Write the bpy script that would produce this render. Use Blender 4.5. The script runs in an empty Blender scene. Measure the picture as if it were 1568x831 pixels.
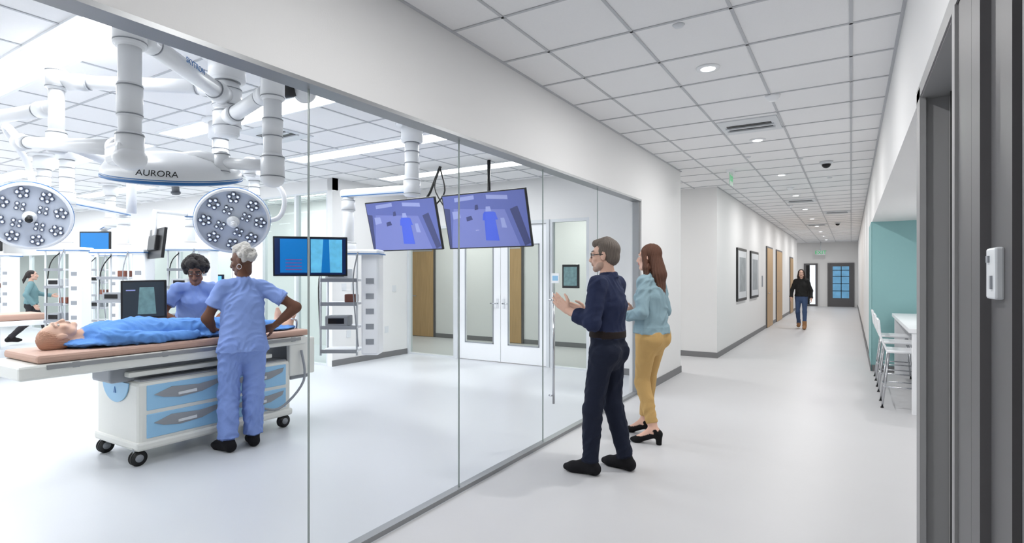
import bpy, bmesh, math, random
import numpy as np
from mathutils import Matrix, Vector, Euler
random.seed(3)
S = bpy.context.scene
try:
    S.view_settings.view_transform = 'Standard'
    S.view_settings.look = 'None'
except Exception: pass

def lin(c):
    return tuple(((x/255.)/12.92 if x/255. <= .04045 else ((x/255.+.055)/1.055)**2.4) for x in c)

# ---------------------------------------------------------------- materials
def mat(name, rgb, rough=.5, metal=0., emit=0., bump=0., bscale=40., var=0., spec=.5, vscale=3.):
    m = bpy.data.materials.new(name); m.use_nodes = True
    nt = m.node_tree; p = nt.nodes['Principled BSDF']
    c = lin(rgb) + (1,)
    p.inputs['Base Color'].default_value = c
    p.inputs['Roughness'].default_value = rough
    p.inputs['Metallic'].default_value = metal
    p.inputs['Specular IOR Level'].default_value = spec
    if emit:
        p.inputs['Emission Color'].default_value = c
        p.inputs['Emission Strength'].default_value = emit
    tc = nt.nodes.new('ShaderNodeTexCoord')
    if var:
        n = nt.nodes.new('ShaderNodeTexNoise'); n.inputs['Scale'].default_value = vscale
        n.inputs['Detail'].default_value = 5
        r = nt.nodes.new('ShaderNodeMapRange')
        r.inputs['To Min'].default_value = 1-var; r.inputs['To Max'].default_value = 1+var
        mx = nt.nodes.new('ShaderNodeVectorMath'); mx.operation = 'SCALE'
        mx.inputs[0].default_value = c[:3]
        nt.links.new(tc.outputs['Object'], n.inputs['Vector'])
        nt.links.new(n.outputs['Fac'], r.inputs['Value'])
        nt.links.new(r.outputs['Result'], mx.inputs['Scale'])
        nt.links.new(mx.outputs[0], p.inputs['Base Color'])
        if emit: nt.links.new(mx.outputs[0], p.inputs['Emission Color'])
    if bump:
        n = nt.nodes.new('ShaderNodeTexNoise'); n.inputs['Scale'].default_value = bscale
        n.inputs['Detail'].default_value = 4
        b = nt.nodes.new('ShaderNodeBump'); b.inputs['Strength'].default_value = bump
        b.inputs['Distance'].default_value = .01
        nt.links.new(tc.outputs['Object'], n.inputs['Vector'])
        nt.links.new(n.outputs['Fac'], b.inputs['Height'])
        nt.links.new(b.outputs['Normal'], p.inputs['Normal'])
    return m

def glassmat(name, tint, refl=1.0, ior=1.45):
    m = bpy.data.materials.new(name); m.use_nodes = True
    nt = m.node_tree; nt.nodes.clear()
    o = nt.nodes.new('ShaderNodeOutputMaterial'); mx = nt.nodes.new('ShaderNodeMixShader')
    t = nt.nodes.new('ShaderNodeBsdfTransparent'); g = nt.nodes.new('ShaderNodeBsdfGlossy')
    f = nt.nodes.new('ShaderNodeLayerWeight'); f.inputs['Blend'].default_value = .12
    mu = nt.nodes.new('ShaderNodeMath'); mu.operation = 'MULTIPLY'; mu.inputs[1].default_value = refl
    t.inputs['Color'].default_value = tuple(tint)+(1,)
    g.inputs['Roughness'].default_value = 0.01
    nt.links.new(f.outputs['Fresnel'], mu.inputs[0]); nt.links.new(mu.outputs[0], mx.inputs[0])
    nt.links.new(t.outputs[0], mx.inputs[1]); nt.links.new(g.outputs[0], mx.inputs[2])
    nt.links.new(mx.outputs[0], o.inputs[0])
    return m

def woodmat(name, rgb):
    m = mat(name, rgb, .45)
    nt = m.node_tree; p = nt.nodes['Principled BSDF']
    tc = nt.nodes.new('ShaderNodeTexCoord'); mp = nt.nodes.new('ShaderNodeMapping')
    mp.inputs['Scale'].default_value = (14, 14, .8)
    n = nt.nodes.new('ShaderNodeTexNoise'); n.inputs['Scale'].default_value = 3; n.inputs['Detail'].default_value = 8
    r = nt.nodes.new('ShaderNodeValToRGB'); c = lin(rgb)
    r.color_ramp.elements[0].color = tuple(x*.7 for x in c)+(1,)
    r.color_ramp.elements[1].color = tuple(min(1, x*1.2) for x in c)+(1,)
    nt.links.new(tc.outputs['Object'], mp.inputs[0]); nt.links.new(mp.outputs[0], n.inputs['Vector'])
    nt.links.new(n.outputs['Fac'], r.inputs[0]); nt.links.new(r.outputs[0], p.inputs['Base Color'])
    return m

def attrmat(name, rough=.85, bump=.25, bscale=220., spec=.25):
    m = mat(name, (200,200,200), rough, bump=bump, bscale=bscale, spec=spec)
    nt = m.node_tree; a = nt.nodes.new('ShaderNodeAttribute'); a.attribute_name = 'col'
    nt.links.new(a.outputs['Color'], nt.nodes['Principled BSDF'].inputs['Base Color'])
    return m

M_wall = mat('wall_paint', (230,230,230), .7, bump=.05, bscale=120)
M_ceil = mat('ceiling_tile', (241,241,242), .9, bump=.15, bscale=260, var=.015, vscale=60)
M_grid = mat('ceiling_tbar', (190,192,196), .5)
M_floor = mat('corridor_floor_vinyl', (199,199,201), .42, var=.035, vscale=1.3, bump=.02, bscale=30, spec=.35)
M_floor2 = mat('or_floor_vinyl', (205,208,213), .34, var=.02, vscale=1.0, bump=.02, bscale=30, spec=.45)
M_base = mat('baseboard_rubber', (122,122,124), .6)
M_teal = mat('teal_paint', (142,186,188), .7, bump=.05, bscale=120)
M_alu = mat('brushed_aluminium', (150,152,154), .4, metal=.5)
M_dkgrey = mat('frame_grey_paint', (92,91,93), .5)
M_midgrey = mat('frame_midgrey', (140,140,141), .5)
M_ltgrey = mat('frame_lightgrey', (200,200,200), .5)
M_black = mat('black_plastic', (18,18,20), .35)
M_dglass = mat('dark_glass', (26,26,28), .22, spec=.3)
M_white = mat('white_enamel', (242,244,247), .3)
M_white2 = mat('offwhite_plastic', (216,220,224), .35)
M_blue = mat('blue_trim', (40,110,175), .35)
M_lblue = mat('light_blue_panel', (150,198,232), .4)
M_grey = mat('grey_plastic', (146,150,156), .45)
M_cream = mat('cream_enamel', (226,227,222), .35)
M_pad = mat('tan_pad', (190,156,140), .6, bump=.1, bscale=80)
M_chrome = mat('chrome', (200,202,206), .15, metal=1)
M_wood = woodmat('maple_door', (190,156,112))
M_glass = glassmat('partition_glass', (.985,.995,.993), .22)
M_gglass = glassmat('green_glass', (.76,.83,.80), 1.0)
M_edge = mat('glass_edge', (150,160,158), .2)
M_em = mat('lamp_diffuser', (255,255,255), .5, emit=6)
M_green = mat('exit_green', (40,170,100), .5, emit=.5)
M_pic = mat('picture_print', (150,156,160), .6, var=.35, vscale=6)
M_win = mat('far_window_glass', (96,150,186), .2, emit=.5, var=.3, vscale=4)
M_winb = mat('far_window_bright', (225,232,240), .3, emit=.8)
M_led = mat('led_lens', (222,230,246), .1, emit=.65)
M_ledr = mat('led_ring', (78,84,100), .25, metal=.5)
M_ledp = mat('led_plate', (150,158,176), .25, metal=.5)
M_head = mat('lamp_face', (196,204,218), .25)
M_person = attrmat('fabric_and_skin')
M_skin = attrmat('skin', .5, .08, 300, .4)
M_hair = attrmat('hair', .55, .5, 350, .4)
M_teye = mat('eye_white', (220,216,210), .2)
M_scr = mat('screen_periwinkle', (80,90,148), .3, emit=.4)
M_scr2 = mat('screen_blue_floor', (100,108,164), .3, emit=.42)
M_scr3 = mat('screen_dark', (52,58,100), .3, emit=.35)
M_scr4 = mat('screen_table_blue', (58,80,180), .3, emit=.5)
M_scrL = mat('screen_light', (128,136,180), .3, emit=.42)
M_xb = mat('xray_blue', (10,104,170), .3, emit=.5)
M_xl = mat('xray_light', (96,178,214), .3, emit=.4, var=.35, vscale=14)
M_xd = mat('xray_dark', (8,30,70), .3, emit=.5)
M_xr = mat('xray_text', (110,70,130), .3, emit=.4)
M_pmd = mat('monitor_dark', (42,50,58), .3, emit=.2)
M_teals = mat('monitor_teal', (96,126,128), .3, emit=.3, var=.5, vscale=20)
M_red = mat('brown_device', (120,70,55), .5)

# ---------------------------------------------------------------- mesh builder
class B:
    def __init__(s, name, M=None):
        s.name = name; s.bm = bmesh.new(); s.mats = []; s.M = M or Matrix()
    def mi(s, m):
        if m not in s.mats: s.mats.append(m)
        return s.mats.index(m)
    def add(s, bm, m, M=None, smooth=False):
        i = s.mi(m)
        T = s.M @ (M or Matrix())
        bm.transform(T)
        if T.determinant() < 0: bmesh.ops.reverse_faces(bm, faces=bm.faces)
        for f in bm.faces: f.material_index = i; f.smooth = smooth
        me = bpy.data.meshes.new('t'); bm.to_mesh(me); s.bm.from_mesh(me)
        bpy.data.meshes.remove(me); bm.free()
    def box(s, c, d, m, rot=(0,0,0), bev=0, seg=2):
        bm = bmesh.new(); bmesh.ops.create_cube(bm, size=1)
        bmesh.ops.scale(bm, vec=d, verts=bm.verts)
        if bev: bmesh.ops.bevel(bm, geom=bm.edges[:], offset=bev, segments=seg, affect='EDGES', profile=.5)
        s.add(bm, m, Matrix.Translation(c) @ Euler(rot).to_matrix().to_4x4())
    def bb(s, x0,x1,y0,y1,z0,z1, m, bev=0):
        s.box(((x0+x1)/2,(y0+y1)/2,(z0+z1)/2), (abs(x1-x0),abs(y1-y0),abs(z1-z0)), m, bev=bev)
    def quad(s, pts, m):
        bm = bmesh.new(); bm.faces.new([bm.verts.new(p) for p in pts]); s.add(bm, m)
    def cyl(s, a, b, r, m, r2=None, seg=24, bev=0):
        a = Vector(a); b = Vector(b); d = b-a
        bm = bmesh.new()
        bmesh.ops.create_cone(bm, cap_ends=True, segments=seg, radius1=r, radius2=r if r2 is None else r2, depth=d.length)
        if bev:
            ed = [e for e in bm.edges if any(len(f.verts) > 4 for f in e.link_faces)]
            bmesh.ops.bevel(bm, geom=ed, offset=bev, segments=3, affect='EDGES')
        s.add(bm, m, Matrix.Translation((a+b)/2) @ d.to_track_quat('Z','Y').to_matrix().to_4x4(), True)
    def sph(s, c, r, m, rot=(0,0,0), seg=24):
        if not hasattr(r, '__len__'): r = (r,r,r)
        bm = bmesh.new(); bmesh.ops.create_uvsphere(bm, u_segments=seg, v_segments=seg//2, radius=1)
        bmesh.ops.scale(bm, vec=r, verts=bm.verts)
        s.add(bm, m, Matrix.Translation(c) @ Euler(rot).to_matrix().to_4x4(), True)
    def lathe(s, prof, m, M=None, seg=48):
        bm = bmesh.new(); rings = []
        for r, z in prof:
            rings.append([bm.verts.new((max(r,1e-4)*math.cos(2*math.pi*i/seg), max(r,1e-4)*math.sin(2*math.pi*i/seg), z)) for i in range(seg)])
        for k in range(len(rings)-1):
            for i in range(seg):
                j = (i+1) % seg
                bm.faces.new((rings[k][i], rings[k][j], rings[k+1][j], rings[k+1][i]))
        bmesh.ops.recalc_face_normals(bm, faces=bm.faces)
        s.add(bm, m, M, True)
    def tube(s, pts, r, m, seg=14, n=6, closed=False):
        P = [Vector(p) for p in pts]
        if n > 1 and len(P) > 2:
            Q = []
            L = len(P)
            rng = range(L) if closed else range(L-1)
            for i in rng:
                p0 = P[(i-1) % L] if (closed or i > 0) else P[0]; p1 = P[i]; p2 = P[(i+1) % L]
                p3 = P[(i+2) % L] if (closed or i+2 < L) else P[-1]
                for k in range(n):
                    t = k/n
                    Q.append(.5*((2*p1)+(p2-p0)*t+(2*p0-5*p1+4*p2-p3)*t*t+(3*p1-p0-3*p2+p3)*t**3))
            if not closed: Q.append(P[-1])
            P = Q
        bm = bmesh.new(); rings = []; L = len(P); up = None
        for i in range(L):
            if closed: d = P[(i+1) % L]-P[i-1]
            else: d = P[min(i+1,L-1)]-P[max(i-1,0)]
            d.normalize()
            if up is None: up = d.orthogonal().normalized()
            up = (up - d*up.dot(d)).normalized(); w = d.cross(up)
            rings.append([bm.verts.new(P[i]+r*(up*math.cos(a)+w*math.sin(a))) for a in [2*math.pi*k/seg for k in range(seg)]])
        for i in range(L if closed else L-1):
            A = rings[i]; C = rings[(i+1) % L]
            for k in range(seg):
                j = (k+1) % seg; bm.faces.new((A[k],A[j],C[j],C[k]))
        if not closed:
            bm.faces.new(rings[0][::-1]); bm.faces.new(rings[-1])
        bmesh.ops.recalc_face_normals(bm, faces=bm.faces)
        s.add(bm, m, None, True)
    def prism(s, poly, h, m, M=None):
        bm = bmesh.new(); v = [bm.verts.new((x,y,0)) for x,y in poly]
        f = bm.faces.new(v); r = bmesh.ops.extrude_face_region(bm, geom=[f])
        bmesh.ops.translate(bm, vec=(0,0,h), verts=[e for e in r['geom'] if isinstance(e, bmesh.types.BMVert)])
        bmesh.ops.recalc_face_normals(bm, faces=bm.faces)
        s.add(bm, m, M)
    def text(s, t, size, m, M):
        cu = bpy.data.curves.new('txt','FONT'); cu.body = t; cu.size = size; cu.extrude = .001
        cu.align_x = 'CENTER'; cu.align_y = 'CENTER'
        o = bpy.data.objects.new('txt', cu); S.collection.objects.link(o)
        dg = bpy.context.evaluated_depsgraph_get()
        me = bpy.data.meshes.new_from_object(o.evaluated_get(dg))
        bm = bmesh.new(); bm.from_mesh(me); s.add(bm, m, M)
        bpy.data.objects.remove(o); bpy.data.curves.remove(cu); bpy.data.meshes.remove(me)
    def done(s, parent=None):
        me = bpy.data.meshes.new(s.name); s.bm.to_mesh(me); s.bm.free()
        for m in s.mats: me.materials.append(m)
        o = bpy.data.objects.new(s.name, me); S.collection.objects.link(o)
        if parent: o.parent = parent
        return o

def frame(o, x, z):
    z = Vector(z).normalized(); x = Vector(x); x = (x - z*x.dot(z)).normalized(); y = z.cross(x)
    M = Matrix((x,y,z)).transposed().to_4x4(); M.translation = Vector(o); return M

def area(parent, loc, sx, sy, power, color=(1,1,1), disk=False, rot=(0,0,0)):
    l = bpy.data.lights.new('lamp','AREA'); l.energy = power; l.color = color
    l.shape = 'DISK' if disk else 'RECTANGLE'; l.size = sx
    if not disk: l.size_y = sy
    o = bpy.data.objects.new('lamp', l); o.location = loc; o.rotation_euler = rot
    S.collection.objects.link(o); o.parent = parent
    return o

# ---------------------------------------------------------------- room shell
CZ = 3.12; XL = -2.26; XR = .28
b = B('floor'); b.bb(XL-.03, 2.2, -3, 34, -.1, 0, M_floor); b.bb(-10.2, XL-.03, 8.06, 34, -.1, 0, M_floor); b.done()
b = B('floor_operating_room'); b.bb(-22.2, XL-.03, -1.2, 8.06, -.1, 0, M_floor2); b.done()
b = B('ceiling'); b.bb(-22.2, 2.2, -3, 34, CZ, CZ+.1, M_ceil); b.done()
b = B('trim_ceiling_grid')
x = 0.0
gx = []
while x > -22: gx.append(x); x -= .62
ys = [4.15+.62*k for k in range(-12, 46)]
for x in gx:
    if x > XL: b.bb(x-.010,x+.010,-3,31,CZ-.006,CZ,M_grid)
    else:
        b.bb(x-.010,x+.010,-1,8,CZ-.006,CZ,M_grid)
        if x > -9: b.bb(x-.010,x+.010,8.1,10.5,CZ-.006,CZ,M_grid)
for y in ys:
    if y > 31: continue
    b.bb(XL, XR, y-.010, y+.010, CZ-.006, CZ, M_grid)
    if -1 < y < 8: b.bb(-22, XL, y-.010, y+.010, CZ-.006, CZ, M_grid)
    elif 8.1 < y < 10.5: b.bb(-9, XL, y-.010, y+.010, CZ-.006, CZ, M_grid)
b.bb(XL,XL+.02,-3,8.68,CZ-.008,CZ,M_grid); b.bb(XR-.02,XR,-3,31,CZ-.008,CZ,M_grid); b.bb(-2.08,-2.06,10.5,27.8,CZ-.008,CZ,M_grid)
b.done()

b = B('wall_left')
b.bb(XL-.16, XL, -3, 6.8, 2.46, CZ, M_wall); b.bb(XL-.16, XL, 6.8, 8.68, 0, CZ, M_wall)
b.bb(XL-.16, XL, -3, -1.0, 0, 2.46, M_wall); b.done()
b = B('baseboard_left'); b.bb(XL, XL+.012, 6.95, 8.69, 0, .1, M_base); b.bb(XL-.17, XL+.012, 8.68, 8.692, 0, .1, M_base)
b.bb(-10, -2.08, 10.488, 10.5, 0, .1, M_base); b.bb(-2.08, -2.068, 10.488, 27.8, 0, .1, M_base); b.done()
b = B('wall_left_far'); b.bb(-2.24, -2.08, 10.5, 27.8, 0, CZ, M_wall); b.bb(-10, -2.24, 10.5, 10.62, 0, CZ, M_wall)
b.bb(-6,-2.24,27.64,27.8,0,CZ,M_wall); b.done()
b = B('wall_end'); b.bb(-6.1, 2.2, 31, 31.15, 0, CZ, M_wall); b.bb(-6.1,-6,27.6,31,0,CZ,M_wall); b.done()
b = B('wall_passage_end'); b.bb(-10.1, -10, 8.1, 10.62, 0, CZ, M_wall); b.done()
b = B('wall_right'); b.bb(XR, .45, 10.4, 31, 0, CZ, M_wall)
b.bb(XR, .42, -3, 10.4, 2.345, CZ, M_wall); b.bb(XR, .42, 3.15, 3.2, 0, 2.345, M_wall)
b.bb(.42, 1.7, 3.12, 3.2, 0, 2.5, M_wall); b.bb(1.6, 1.7, 3.2, 10.5, 0, 2.5, M_wall); b.bb(.42, 1.7, 3.2, 10.4, 2.345, 2.5, M_wall)
b.done()
b = B('wall_alcove_teal'); b.bb(XR-.002, 1.6, 10.36, 10.4, 0, 2.345, M_teal); b.bb(XR-.012, XR-.0, 10.36, 11.6, 0, 2.345, M_teal); b.done()
b = B('baseboard_right'); b.bb(XR-.02, XR-.012, 10.345, 31, 0, .1, M_base); b.bb(XR, 1.6, 10.35, 10.36, 0, .1, M_base); b.done()
b = B('wall_rear'); b.bb(XL-.1, 1, -3.1, -3, 0, CZ, M_wall); b.done()
b = B('wall_or_front'); b.bb(-22, XL-.1, -1.1, -1, 0, CZ, M_wall); b.done()
b = B('wall_or_west'); b.bb(-22.1, -22, -1, 8, 0, CZ, M_wall); b.done()
b = B('wall_or_back')
b.bb(-7.3, XL-.16, 8, 8.12, 2.42, CZ, M_wall); b.bb(-3.5, XL-.16, 8, 8.12, 0, 2.42, M_wall)
b.bb(-22, -7.3, 8, 8.12, 0, CZ, M_wall)
b.bb(-7.42, -7.3, 6.2, 8, 0, CZ, M_wall)
b.bb(-22, -9.2, 6.2, 6.32, 2.1, CZ, M_wall); b.bb(-9.2, -7.3, 6.2, 6.32, 2.92, CZ, M_wall); b.bb(-10.1,-9.2,6.2,6.32,0,2.1,M_wall)
b.done()
b = B('baseboard_or'); b.bb(-7.3,-7.288,6.19,8,0,.1,M_base); b.bb(-3.5,XL-.16,7.99,8,0,.1,M_base); b.bb(-10.1,-9.2,6.19,6.2,0,.1,M_base); b.done()

# glass partition
edges = [-.6, .6, 1.83, 3.08, 4.31, 5.55, 6.75]
def pane(name,y0,y1):
    b = B(name); b.quad([(XL-.07,y0,.03),(XL-.07,y1,.03),(XL-.07,y1,2.44),(XL-.07,y0,2.44)],M_glass); b.done()
for i in range(len(edges)-1): pane('window_%d' % (i+1), edges[i]+.003, edges[i+1]-.003)
pane('window_7',-1,-.603)
b = B('trim_glass_frame')
b.bb(XL-.12, XL+.003, -1, 6.8, 2.440, 2.462, M_alu); b.bb(XL-.10, XL-.04, -1, 6.8, 0, .03, M_alu)
b.bb(XL-.10, XL-.02, 6.75, 6.8, 0, 2.46, M_alu)
for y in edges[1:-1]: b.bb(XL-.075, XL-.065, y-.003, y+.003, .03, 2.44, M_edge)
b.done()
b = B('door_pull_handle')
b.cyl((XL-.02,4.42,.35),(XL-.02,4.42,1.35),.011,M_chrome); b.cyl((XL-.066,4.42,.42),(XL-.02,4.42,.42),.008,M_chrome); b.cyl((XL-.066,4.42,1.28),(XL-.02,4.42,1.28),.008,M_chrome); b.done()

# OR back wall glazing and doors
def glazed(name, x0, x1, y, z1, m, fr=.05, mf=M_white2):
    b = B(name)
    b.bb(x0, x0+fr, y, y+.1, 0, z1, mf); b.bb(x1-fr, x1, y, y+.1, 0, z1, mf)
    b.bb(x0+fr, x1-fr, y, y+.1, z1-fr, z1, mf); b.bb(x0+fr, x1-fr, y, y+.1, 0, .03, mf)
    b.quad([(x0+fr,y+.05,.03),(x1-fr,y+.05,.03),(x1-fr,y+.05,z1-fr),(x0+fr,y+.05,z1-fr)],m); return b.done()
glazed('window_8', -7.3, -6.13, 8.0, 2.42, M_gglass)
glazed('window_9', -4.2, -3.5, 8.0, 2.42, M_gglass)
glazed('window_10', -8.25, -7.42, 6.2, 2.92, M_gglass, .03)
glazed('window_11', -9.2, -8.25, 6.2, 2.92, M_gglass, .03)
for i in range(6): glazed('window_%d' % (12+i), -22+i*1.98, -22+(i+1)*1.98, 6.2, 2.1, M_gglass, .03)
def odoor(name, x0, x1, hinge):
    b = B(name); y = 8.02
    b.bb(x0,x0+.15,y,y+.05,.01,2.36,M_white); b.bb(x1-.15,x1,y,y+.05,.01,2.36,M_white)
    b.bb(x0+.15,x1-.15,y,y+.05,2.02,2.36,M_white); b.bb(x0+.15,x1-.15,y,y+.05,.01,.32,M_white)
    b.quad([(x0+.15,y+.025,.32),(x1-.15,y+.025,.32),(x1-.15,y+.025,2.02),(x0+.15,y+.025,2.02)],M_gglass)
    for (a0,a1,c0,c1) in ((x0+.14,x0+.16,.31,2.03),(x1-.16,x1-.14,.31,2.03),(x0+.14,x1-.14,.305,.325),(x0+.14,x1-.14,2.015,2.035)):
        b.bb(a0,a1,y-.006,y,c0,c1,M_grey)
    hx = x1-.06 if hinge else x0+.06
    b.cyl((hx,y-.05,1.02),(hx+(-.12 if hinge else .12),y-.05,1.02),.009,M_chrome); b.cyl((hx,y,1.02),(hx,y-.05,1.02),.012,M_chrome)
    b.bb(hx-.02,hx+.02,y-.008,y,.94,1.1,M_chrome)
    b.done()
odoor('door_1', -6.07, -5.17, True); odoor('door_2', -5.16, -4.26, False)
b = B('trim_or_door_frame'); b.bb(-6.13,-6.075,7.98,8.1,0,2.42,M_white2); b.bb(-4.255,-4.2,7.98,8.1,0,2.42,M_white2); b.bb(-6.075,-4.255,7.98,8.1,2.365,2.42,M_white2); b.done()
def wdoor(name, x0,x1,y0,y1,ax, z=2.15):
    b = B(name)
    if ax == 'y':
        b.bb(x0-.05,x1+.05,y0-.03,y0-.001,0,z+.05,M_dkgrey); b.bb(x0,x1,y0-.04,y0-.01,.01,z,M_wood)
        b.cyl((x0+.08,y0-.09,1),(x0+.2,y0-.09,1),.01,M_chrome); b.cyl((x0+.08,y0-.03,1),(x0+.08,y0-.09,1),.012,M_chrome)
        b.bb(x0+.02,x1-.02,y0-.045,y0-.04,z-.05,z-.02,M_chrome)
    else:
        b.bb(x0+.001,x0+.03,y0-.05,y1+.05,0,z+.05,M_dkgrey); b.bb(x0+.01,x0+.04,y0,y1,.01,z,M_wood)
        b.cyl((x0+.09,y0+.08,1),(x0+.09,y0+.2,1),.01,M_chrome); b.cyl((x0+.03,y0+.08,1),(x0+.09,y0+.08,1),.012,M_chrome)
    b.done()
wdoor('door_3',-9.4,-8.7,10.5,0,'y'); wdoor('door_4',-6.9,-6.2,10.5,0,'y'); wdoor('door_5',-4.4,-3.7,10.5,0,'y',2.15)
wdoor('door_6',-2.08,0,17.3,18.6,'x',2.3); wdoor('door_7',-2.08,0,19.7,21.3,'x',2.3); wdoor('door_8',-2.08,0,24.4,25.6,'x',2.2)
b = B('door_9'); b.bb(-.98,-.9,30.94,30.999,0,2.12,M_dkgrey); b.bb(.05,.13,30.94,30.999,0,2.12,M_dkgrey); b.bb(-.9,.05,30.94,30.999,2.05,2.12,M_dkgrey)
b.bb(-.9,.05,30.96,30.999,.01,2.05,M_dkgrey); b.bb(-.76,-.08,30.94,30.96,.42,1.95,M_win)
for z in (.75,1.1,1.45,1.75): b.bb(-.76,-.08,30.93,30.94,z,z+.03,M_dglass)
b.bb(-.42,-.39,30.93,30.94,.42,1.95,M_dglass); b.done()
b = B('door_10'); b.bb(-2.0,-1.4,30.94,30.999,0,2.1,M_dkgrey); b.bb(-1.9,-1.5,30.92,30.94,.1,2.02,M_winb); b.bb(-1.9,-1.74,30.91,30.92,.1,2.02,M_dglass); b.done()

# right-hand near door, frame and dark sidelight
b = B('door_11')
b.bb(.37,.41,2.14,3.085,.01,2.29,M_ltgrey); b.bb(.362,.372,2.99,3.0,.01,2.29,M_black); b.bb(.36,.372,2.86,2.89,.01,2.29,M_white2); b.bb(.363,.372,2.82,2.83,.01,2.29,M_black)
b.done()
b = B('trim_right_door_frame')
b.bb(.268,.42,3.09,3.15,0,2.345,M_midgrey); b.bb(.262,.285,3.06,3.2,0,2.345,M_midgrey)
b.bb(.268,.42,-3,3.09,2.295,2.345,M_midgrey); b.bb(.262,.285,-3,3.2,2.3,2.36,M_midgrey)
b.bb(.268,.42,1.86,2.12,0,2.3,M_dkgrey); b.bb(.26,.27,2.07,2.12,0,2.3,M_midgrey); b.bb(.264,.3,1.72,1.83,0,2.3,M_dkgrey)
b.bb(.29,.42,1.83,1.86,0,2.3,M_black); b.bb(.30,.42,-3,1.74,0,2.3,M_dglass); b.bb(.285,.30,-3,1.72,0,.12,M_dkgrey); b.bb(.285,.30,1.36,1.44,0,2.3,M_dkgrey); b.bb(.285,.30,1.52,1.72,0,2.3,M_dkgrey)
b.done()
b = B('card_reader'); b.bb(.268,.286,1.585,1.675,1.447,1.563,M_white2,bev=.005); b.bb(.264,.269,1.605,1.62,1.47,1.5,M_grey); b.bb(.264,.269,1.635,1.655,1.53,1.545,M_grey); b.done()

# ---------------------------------------------------------------- corridor ceiling fixtures
for k in range(-2, 10):
    y = 4.46+2.67*k; x = -.95
    b = B('added_downlight')
    b.lathe([(.055,-.012),(.085,-.012),(.09,0),(.055,.0),(.055,-.012)], M_white, Matrix.Translation((x,y,CZ)))
    b.cyl((x,y,CZ-.003),(x,y,CZ-.001),.055,M_em)
    o = b.done(); area(o, (x,y,CZ-.02), .1,.1, 25, (1,.99,.975), True)
for (x,y,p) in ((-4.5,9.3,38),(-7.5,9.3,38),(1.15,5.2,12),(1.15,8.2,12),(-3.8,29.5,30)):  # added downlights, put in to light the passage, alcove and far cross-corridor
    z = CZ if x < 1 else 2.345
    b = B('added_downlight'); b.lathe([(.055,-.012),(.085,-.012),(.09,0),(.055,.0),(.055,-.012)], M_white, Matrix.Translation((x,y,z)))
    b.cyl((x,y,z-.003),(x,y,z-.001),.055,M_em); o = b.done(); area(o,(x,y,z-.02),.12,.1,p,(1,.98,.96),True)
def vent(x,y):
    b = B('ceiling_air_vent'); s = .29
    b.bb(x-s,x+s,y-s,y+s,CZ-.012,CZ-.001,M_white2)
    for i in range(2): b.bb(x-s+.07,x+s-.07,y-.1+.13*i,y-.03+.13*i,CZ-.016,CZ-.011,M_dglass); b.bb(x-s+.05,x+s-.05,y-.03+.13*i,y+.0+.13*i,CZ-.03,CZ-.01,M_white2)
    b.done()
for p in ((-.93,6.4),(-.93,13.4),(-.31,16.3),(-.93,20),(-5.6,3.95),(-8.2,5.2),(-3.4,6.9)): vent(*p)
for p in ((-.6,5.45),(-.95,11.3),(-1.2,14.2)):
    b = B('smoke_detector'); b.lathe([(0.001,-.05),(.035,-.05),(.05,-.03),(.06,-.02),(.065,0),(0.001,0)], M_white, Matrix.Translation((p[0],p[1],CZ))); b.done()
for p in ((-.95,3.6),(-1.2,8.1),(-.3,10.5),(-.6,8.6)):
    b = B('fire_sprinkler_head'); b.lathe([(0.001,-.015),(.03,-.012),(.04,0),(0.001,0)], M_white2, Matrix.Translation((p[0],p[1],CZ))); b.done()
for p in ((-.3,9.0),(-.35,19.5),(-7.6,7.1)):
    b = B('security_camera_dome'); b.lathe([(0.001,0),(.085,0),(.085,-.03),(.06,-.04),(0.001,-.04)], M_white2, Matrix.Translation((p[0],p[1],CZ)))
    b.sph((p[0],p[1],CZ-.04),(.06,.06,.055),M_dglass); b.done()
b = B('exit_sign'); b.bb(-1.62,-1.54,8.87,9.17,CZ-.04,CZ,M_white); b.bb(-1.588,-1.572,8.89,9.15,CZ-.22,CZ-.04,mat('exit_acrylic',(205,232,215),.2)); b.text('EXIT',.12,M_green,frame((-1.57,9.02,CZ-.13),(0,1,0),(1,0,0))); b.done()
b = B('exit_sign'); b.bb(-1.45,-1.05,30.4,30.45,2.5,2.72,M_white2); b.text('EXIT',.24,M_green,frame((-1.25,30.39,2.61),(1,0,0),(0,-1,0))); b.cyl((-1.25,30.43,2.7),(-1.25,30.43,CZ),.02,M_white2); b.done()
for (y0,y1) in ((12.46,13.65),(14.3,15.55)):
    b = B('framed_picture'); x = -2.08
    b.bb(x,x+.035,y0,y1,.95,2.1,M_black); b.bb(x+.035,x+.038,y0+.06,y1-.06,1.01,2.04,M_white2); b.bb(x+.038,x+.04,y0+.2,y1-.2,1.15,1.9,M_pic)
    b.done()
b = B('wall_clock_plate'); b.bb(-2.079,-2.06,16.4,16.5,1.2,1.5,M_grey); b.done()

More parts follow.
